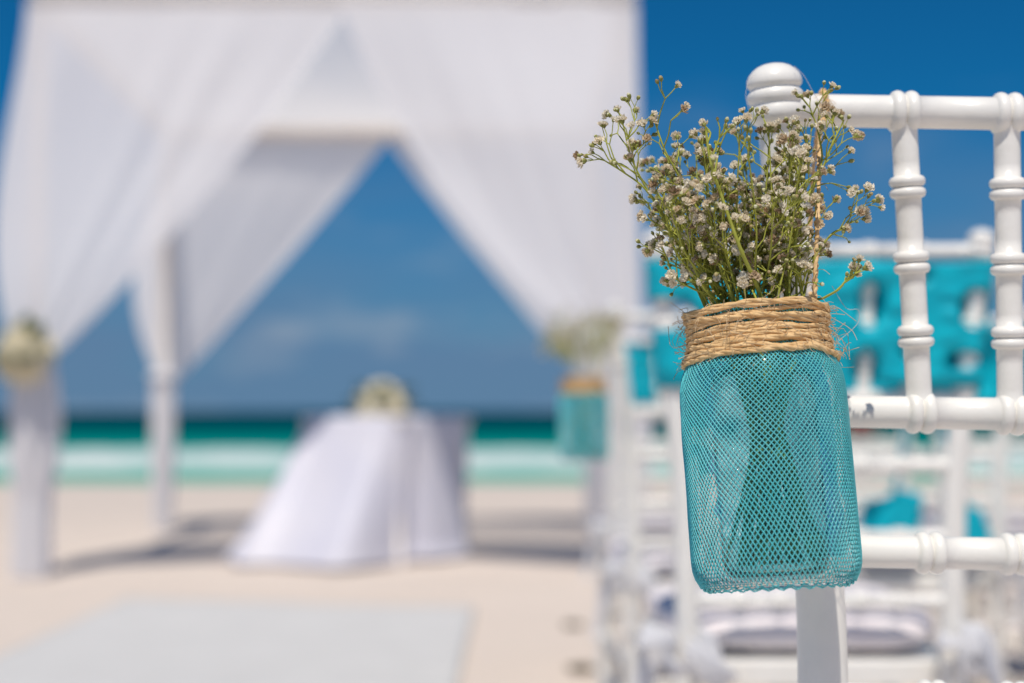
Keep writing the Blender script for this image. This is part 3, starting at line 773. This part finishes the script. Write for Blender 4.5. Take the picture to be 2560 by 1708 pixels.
# second, smaller-looking jar on the aisle chair of the next row
j2 = copy_tree(jar); Y2 = 2.60
j2.location = at(1462, 1150, Y2); j2.rotation_euler = (0, R(-1), R(10))
j2['label'] = 'netted turquoise flower jar hung on the aisle chair nearer the canopy'
J2 = Matrix.Translation(j2.location)
for k in range(12):
    a = k*2.4; foot = J2 @ Vector((0.02*math.cos(a), 0.02*math.sin(a), 0.01)); nk_ = J2 @ Vector((0.02*math.cos(a+2), 0.02*math.sin(a+2), 0.15))
    tip = J2 @ Vector((0.055*math.cos(a+2)-0.005, 0.04*math.sin(a+2), 0.21+0.05*((k*0.37) % 1)))
    sprig([foot, foot.lerp(nk_, .5), nk_, nk_.lerp(tip, .5)+Vector((0, 0, .012)), tip], "baby's breath sprig in the jar on the aisle chair nearer the canopy", seed=600+k, start=.6, density=16, reach=.05, group="baby's breath sprigs in the second jar")
C3 = CH['r3a']; cp = C3.matrix_basis @ Vector((-0.199, 0, 0.885)); nk_ = J2 @ Vector((0.03, 0.02, 0.14))
c2 = thing('hanging_cord', 'jute cord holding the netted jar on the aisle chair nearer the canopy', 'cord', nk_)
mb = MB(); twist(mb, spline([nk_, nk_.lerp(cp, .5), cp+Vector((-0.013, -0.010, -0.006)), cp+Vector((0, -0.016, 0)), cp+Vector((0.014, 0, 0)), cp+Vector((0, 0.015, 0)), cp+Vector((-0.014, 0, 0))], 60), 0.0016, 2, 120, 5)
o = mb.build('cord', M['twine'], c2); o.matrix_parent_inverse = Matrix.Translation(-nk_)

# ------------------------------------------------------------------ canopy
FY, BY = 6.2, 8.5
XL, XR = -2.08, 0.497
ZT = at(800, 2, FY).z; ZB = at(800, 332, BY).z
can = thing('wedding_canopy', 'white wedding canopy on four draped posts with swagged sheer curtains on the beach', 'canopy', ((XL+XR)/2, (FY+BY)/2, 0))
off = Matrix.Translation(-can.location)
def cpart(mb, name, m, parent=can, solid=0.0, smooth=True):
    o = mb.build(name, m, parent, smooth, solid)
    if parent is can: o.matrix_parent_inverse = off
    return o
corners = {'fl': (XL, FY, ZT), 'fr': (XR, FY, ZT), 'bl': (XL-0.0, BY, ZB), 'br': (XR, BY, ZB)}
TIE = {'fl': 0.97, 'fr': 0.97, 'bl': 0.93, 'br': 0.93}
for k, (x, y, zt) in corners.items():
    mb = MB(); mb.sweep([(x, y, ground(x, y)-0.05), (x, y, 1.2), (x, y, zt+0.02)], [0.034, 0.034, 0.032], 16)
    po = cpart(mb, 'post', M['wood'])
    # cloth wrapped round the post from the tie down to the sand
    mb = MB(); n, lay = 48, 40; pts = []; big = k[0] == 'f'
    for i in range(lay):
        t = i/(lay-1); z = lerp(TIE[k]+0.04, ground(x, y)+0.004, t)
        r0 = (0.068+0.030*math.sin(math.pi*min(1, t*1.5))**1.0+0.012*t) if big else (0.062+0.010*math.sin(math.pi*t)-0.014*t)
        if t < 0.12: r0 = lerp(0.055, r0, t/0.12)
        for q in range(n):
            a = 2*math.pi*q/n
            r = r0*(1+0.13*math.sin(a*7+nz3(t*2, x)*3)+0.08*math.sin(a*11+t*3))
            pts.append((x+r*math.cos(a)+0.010*nz3(t*3, 5, x), y+r*math.sin(a), z))
    mb.grid(pts, lay, n, cv=True); cpart(mb, 'post_drape', M['curtain'])
def beam(a, b, name='beam'):
    mb = MB(); mb.sweep([Vector(a), (Vector(a)+Vector(b))/2, Vector(b)], 0.040, 14); cpart(mb, name, M['wood'])
C_ = {k: Vector(v) for k, v in corners.items()}
beam(C_['fl'], C_['fr']); beam(C_['bl'], C_['br']); beam(C_['fl'], C_['bl']); beam(C_['fr'], C_['br'])
# roof cloth laid over the beams
mb = MB(); n1, n2 = 40, 36; pts = []
for i in range(n1):
    for j in range(n2):
        u, v = i/(n1-1), j/(n2-1)
        p = C_['fl'].lerp(C_['fr'], u).lerp(C_['bl'].lerp(C_['br'], u), v)
        sag = 0.10*math.sin(math.pi*u)*math.sin(math.pi*v)
        p = p+Vector((0, 0, 0.043-sag+0.008*nz3(u*9, v*5)))
        p.x += (u-0.5)*0.10; p.y += (v-0.5)*0.10
        pts.append(p)
mb.grid(pts, n1, n2); cpart(mb, 'roof_cloth', M['voile2'])
# short valance round the beams
for a, b in (('fl', 'fr'), ('bl', 'br')):
    mb = MB(); pts = []
    A, B = C_[a]+Vector((-0.05, -0.05, 0.043)), C_[b]+Vector((0.05, -0.05, 0.043))
    for i in range(90):
        for j in range(7):
            u, v = i/89, j/6; p = A.lerp(B, u); pts.append(p+Vector((0, -0.004*v*math.sin(u*40)-0.006, -0.085*v)))
    mb.grid(pts, 90, 7); cpart(mb, 'valance', M['voile2'])
def curtain(key, top_a, top_b, tie, tie_r, sag_dir, sag, folds, seed, out=Vector((0, -1, 0)), bulge=0.0, outer=None):
    """hangs from the beam between top_a (free inner edge) and top_b (at the post) and gathers at the tie"""
    nu, nv = 70, 60; pts = []
    for i in range(nu):
        u = i/(nu-1); a = top_a.lerp(top_b, u)
        for j in range(nv):
            v = j/(nv-1)
            gx = tie+Vector((tie_r*(0.5-u)*2*(1 if top_a.x > top_b.x else -1), 0, 0)) + out*tie_r*0.4
            p = a.lerp(gx, v)
            s = sag*(1-u)**1.3*4*v*(1-v)*0.95
            p = p+sag_dir*s
            if outer is not None: p = p+outer*(u**2)*math.sin(math.pi*v**1.4)
            amp = 0.008*(1-v*0.3)*min(1, v*5)
            p = p+out*(amp*3.2*nz3(u*folds*1.5+0.5*v, v*0.5, seed*7)+0.05*nz3(u*2.1, v*1.6, seed)*math.sin(math.pi*v)+bulge*math.sin(math.pi*v)*math.sin(math.pi*u))
            pts.append(p)
    mb = MB(); mb.grid(pts, nu, nv)
    return cpart(mb, 'curtain', M['curtain'])
fo = Vector((0, -0.052, 0))
mid_f = Vector((at(868, 60, FY).x, FY, ZT-0.02))
mid_b = Vector((at(968, 340, BY).x, BY, ZB-0.02))
curtain('fl', mid_f+fo+Vector((0.03, 0, 0)), C_['fl']+fo+Vector((-0.045, 0, -0.02)), Vector((XL+0.02, FY-0.05, 0.95)), 0.085, Vector((0.72, 0, -0.35)), 0.07, 5, 1, outer=Vector((-0.10, 0, 0)))
curtain('fr', mid_f+fo+Vector((-0.03, -0.012, 0)), C_['fr']+fo+Vector((0.05, 0, -0.02)), Vector((XR-0.02, FY-0.05, 0.93)), 0.085, Vector((-0.75, 0, -0.35)), 0.16, 5, 2)
curtain('bl', mid_b+Vector((0.01, 0.05, 0)), C_['bl']+Vector((-0.03, 0.05, -0.02)), Vector((XL+0.01, BY+0.05, 0.91)), 0.06, Vector((0.5, 0, -0.3)), 0.03, 5, 3, out=Vector((0, 1, 0)), outer=Vector((-0.16, 0, 0)))
curtain('br', mid_b+Vector((-0.01, 0.05, 0)), C_['br']+Vector((0.03, 0.05, -0.02)), Vector((XR-0.01, BY+0.05, 0.91)), 0.06, Vector((-0.5, 0, -0.3)), 0.03, 5, 4, out=Vector((0, 1, 0)), outer=Vector((0.1, 0, 0)))
for k in ('fl', 'bl', 'fr', 'br'):
    x, y, _ = corners[k]; mb = MB()
    mb.sweep([(x+0.07*math.cos(t/24*6.283), y+0.07*math.sin(t/24*6.283), TIE[k]-0.005) for t in range(25)], 0.022, 10, caps=False)
    cpart(mb, 'tie_band', M['ribbon'])

# ------------------------------------------------------------------ roses
def rose_mesh():
    mb = MB()
    for lay, (cnt, rad, tilt, ln) in enumerate(((3, 0.006, 1.45, 0.034), (4, 0.012, 1.3, 0.036), (5, 0.018, 1.12, 0.037), (6, 0.022, 0.85, 0.038), (6, 0.024, 0.5, 0.038))):
        for k in range(cnt):
            a0 = 2*math.pi*k/cnt+lay*0.7; P = []
            for i in range(5):
                for j in range(5):
                    s_, t_ = (i/4-0.5), j/4
                    a = a0+s_*2*math.pi/cnt*1.35
                    r = rad*(0.35+0.65*t_)+math.cos(tilt)*ln*t_*(1+0.25*t_)
                    z = math.sin(tilt)*ln*t_*(1-0.5*s_*s_)-0.012*(t_*math.cos(tilt))**2
                    P.append((r*math.cos(a), r*math.sin(a), z))
            mb.grid(P, 5, 5)
    return mb.mesh('rose', M['rose'])
def leaf_mesh():
    mb = MB(); P = []
    for i in range(7):
        t = i/6; w_ = 0.022*math.sin(math.pi*t**0.8)+0.0005
        for j in range(3): P.append(((j-1)*w_, 0.075*t, 0.010*math.sin(t*2.5)+abs(j-1)*0.006))
    mb.grid(P, 7, 3); return mb.mesh('leaf', M['leaf'])
ROSE, LEAF = rose_mesh(), leaf_mesh()
def posy(name, label, loc, rad, n, nl, seed, up=Vector((0, 0, 1)), sc_=1.2, flat=0.8):
    rnd = random.Random(seed); root = thing(name, label, 'bouquet', loc, group=None)
    q = up.to_track_quat('Z', 'Y')
    mb = MB(); mb.sweep([(0, 0, -0.0), q @ Vector((0, 0, rad*0.45))], [rad*0.35, rad*0.6], 10); mb.build('stem_bundle', M['leaf'], root)
    for k in range(n):
        ph = k*2.39996; ct = 1-(k+0.4)/n*0.95; st = math.sqrt(max(0, 1-ct*ct))
        d = q @ Vector((st*math.cos(ph), st*math.sin(ph), ct*flat))
        o = obj('rose', ROSE, root, d*rad*0.75+q @ Vector((0, 0, rad*0.2))); s = sc_*rnd.uniform(0.85, 1.15); o.scale = (s, s, s)
        o.rotation_euler = d.to_track_quat('Z', 'Y').to_euler()
    for k in range(nl):
        a = 2*math.pi*k/nl+rnd.uniform(-0.2, 0.2); d = q @ Vector((math.cos(a), math.sin(a), rnd.uniform(-0.1, 0.9)))
        o = obj('leaf', LEAF, root, d*rad*0.5+q @ Vector((0, 0, rad*0.2))); s = rnd.uniform(1.1, 1.7)*rad/0.11; o.scale = (s, s, s)
        o.rotation_euler = d.to_track_quat('Y', 'Z').to_euler()
    return root
posy('rose_posy', 'cream rose posy with green leaves tied where the curtain gathers on the post', (XL-0.0, FY-0.09, TIE['fl']-0.03), 0.115, 11, 11, 4, up=Vector((-0.25, -0.75, 0.55)).normalized(), sc_=1.15, flat=1.0)

# ------------------------------------------------------------------ ceremony table, cloth, flowers
TX, TY, TZ = -0.615, 7.08, 0.695
tab = thing('ceremony_table', 'square ceremony table hidden under its long white cloth', 'table', (TX, TY, 0), (0, 0, R(-32)))
mb = MB(); mb.box((0, 0, TZ-0.02), (0.30, 0.30, 0.012)); mb.build('table_top', M['wood'], tab, smooth=False)
for sx in (-1, 1):
    for sy in (-1, 1):
        mb = MB(); mb.sweep([(sx*0.27, sy*0.27, -0.03), (sx*0.26, sy*0.26, 0.35), (sx*0.26, sy*0.26, TZ-0.028)], 0.022, 8); mb.build('leg', M['wood'], tab)
mb = MB(); n, lay = 220, 46; pts = []
for i in range(lay):
    t = i/(lay-1)
    for k in range(n):
        a = 2*math.pi*k/n; cx_, cy_ = math.cos(a), math.sin(a); e = 0.30
        bx, by = math.copysign(abs(cx_)**e, cx_), math.copysign(abs(cy_)**e, cy_)
        if t < 0.14:
            q = t/0.14*0.995; x, y, z = bx*0.312*q, by*0.312*q, TZ-0.006*sstep(.85, 1, q)
        else:
            s = (t-0.14)/0.86; drop = s
            def lobe(c, w_): 
                d = (a-c+math.pi) % (2*math.pi)-math.pi
                return math.exp(-(d/w_)**2)
            flare = 0.015+0.42*lobe(R(262), 0.42)+0.27*lobe(R(222), 0.42)+0.06*lobe(R(120), 0.8)-0.15*lobe(R(35), 0.45)-0.05*lobe(R(330), 0.4)
            fold = 0.058*s**0.7*(math.sin(a*9+0.3+s*0.9)+0.5*math.sin(a*17+2-s*1.4))+0.03*s*nz3(cx_*3, cy_*3, s*2)
            rr = flare*s**1.15+fold*(1-0.85*lobe(R(312), 0.6))
            x = bx*0.312+cx_*rr; y = by*0.312+cy_*rr
            z = lerp(TZ-0.006, 0.012+0.012*nz3(a*2, 3), s)
            if s > 0.9: x += cx_*0.02*(s-0.9)*10
        pts.append((x, y, z))
mb.grid(pts, lay, n, cv=True)
clo = mb.build('tablecloth', M['tablecloth'], solid=0.002); clo.location = (TX, TY, 0); clo.rotation_euler = (0, 0, R(-32))
tag(clo, 'lilac white satin cloth draped over the ceremony table, one corner pulled out', 'tablecloth')
posy('table_bouquet', 'round cream rose bouquet with dark leaves on the ceremony table', (at(955, 1020, 6.98).x, 6.98, TZ+0.004), 0.125, 12, 22, 8, sc_=1.35, flat=0.9)

# ------------------------------------------------------------------ small dark spots on the sand
def dark_tangle(px, py, s, seed, label):  # dark spot built as a flat clump of thin dark brown strands
    Yg = CAMZ*F/(py-1027); p = at(px, py, Yg); p.z = ground(p.x, p.y); rnd = random.Random(seed)
    root = thing('brown_tangle', label, 'tangle', p, group='small dark spots on the sand'); mb = MB()
    for k in range(26):
        a = rnd.uniform(0, 6.28); l = s*rnd.uniform(0.4, 1); c = Vector((rnd.uniform(-.4, .4)*s, rnd.uniform(-.4, .4)*s, 0.002))
        mb.sweep(spline([c, c+Vector((math.cos(a)*l*.4, math.sin(a)*l*.4, rnd.uniform(.005, .016))), c+Vector((math.cos(a+.8)*l, math.sin(a+.8)*l, 0.003))], 8), 0.0026, 5)
    mb.build('thin_strands', M['dark_tangle'], root)
dark_tangle(1432, 1562, 0.045, 1, 'small dark brown clump on open sand beside the chair rows, nearer the canopy')
dark_tangle(1455, 1672, 0.05, 2, 'small dark brown clump on the sand close to the aisle chair legs')

# ------------------------------------------------------------------ person at the waterline
def person():
    Yp = 25.0; X = (2150-1280)/F*Yp; z0 = ground(X, Yp)
    root = thing('person', 'person in a red shirt and dark shorts standing at the waterline', 'person', (X, Yp, z0))
    J = {'pel': (0, 0, .95), 'bel': (0, 0, 1.1), 'che': (0, .01, 1.3), 'nek': (0, .02, 1.48), 'hed': (0, 0, 1.6), 'top': (0, 0, 1.72)}
    E = [('pel', 'bel'), ('bel', 'che'), ('che', 'nek'), ('nek', 'hed'), ('hed', 'top')]
    Rr = {'pel': .145, 'bel': .125, 'che': .15, 'nek': .055, 'hed': .095, 'top': .06}
    for s, t in ((-1, 'l'), (1, 'r')):
        J.update({t+'sh': (s*.18, .01, 1.42), t+'el': (s*.24, .02, 1.14), t+'wr': (s*.25, -.06, .92), t+'ha': (s*.25, -.09, .83),
                  t+'hp': (s*.09, 0, .88), t+'kn': (s*.11, -.03, .5), t+'an': (s*.12, .03, .09), t+'to': (s*.14, -.12, .03)})
        Rr.update({t+'sh': .06, t+'el': .043, t+'wr': .03, t+'ha': .035, t+'hp': .09, t+'kn': .06, t+'an': .04, t+'to': .035})
        E += [('che', t+'sh'), (t+'sh', t+'el'), (t+'el', t+'wr'), (t+'wr', t+'ha'), ('pel', t+'hp'), (t+'hp', t+'kn'), (t+'kn', t+'an'), (t+'an', t+'to')]
    def skin(name, keys, grow, m):
        ks = [k for k in J if k in keys]; me = bpy.data.meshes.new(name)
        me.from_pydata([J[k] for k in ks], [(ks.index(a), ks.index(b)) for a, b in E if a in ks and b in ks], [])
        me.materials.append(m); o = obj(name, me, root)
        o.modifiers.new('skin', 'SKIN'); sv = me.skin_vertices[0].data
        for i, k in enumerate(ks):
            r = Rr[k]*grow; sv[i].radius = (r, r*(0.75 if k in ('che', 'bel', 'pel') else 1)); sv[i].use_root = (i == 0)
        md = o.modifiers.new('sub', 'SUBSURF'); md.levels = 2; md.render_levels = 2
        return o
    skin('body', set(J), 1.0, M['skin'])
    skin('shirt', {'pel', 'bel', 'che', 'lsh', 'rsh'}, 1.18, M['shirt'])
    J['lkn'] = J['lkn']; skin('shorts', {'pel', 'lhp', 'rhp', 'lkn', 'rkn'}, 1.22, M['shorts'])
    mb = MB(); mb.sweep([(0, .012, 1.58+.02*i) for i in range(9)], [.06, .095, .108, .112, .112, .105, .09, .065, .02], 14); mb.build('hair', M['hair'], root)
person()
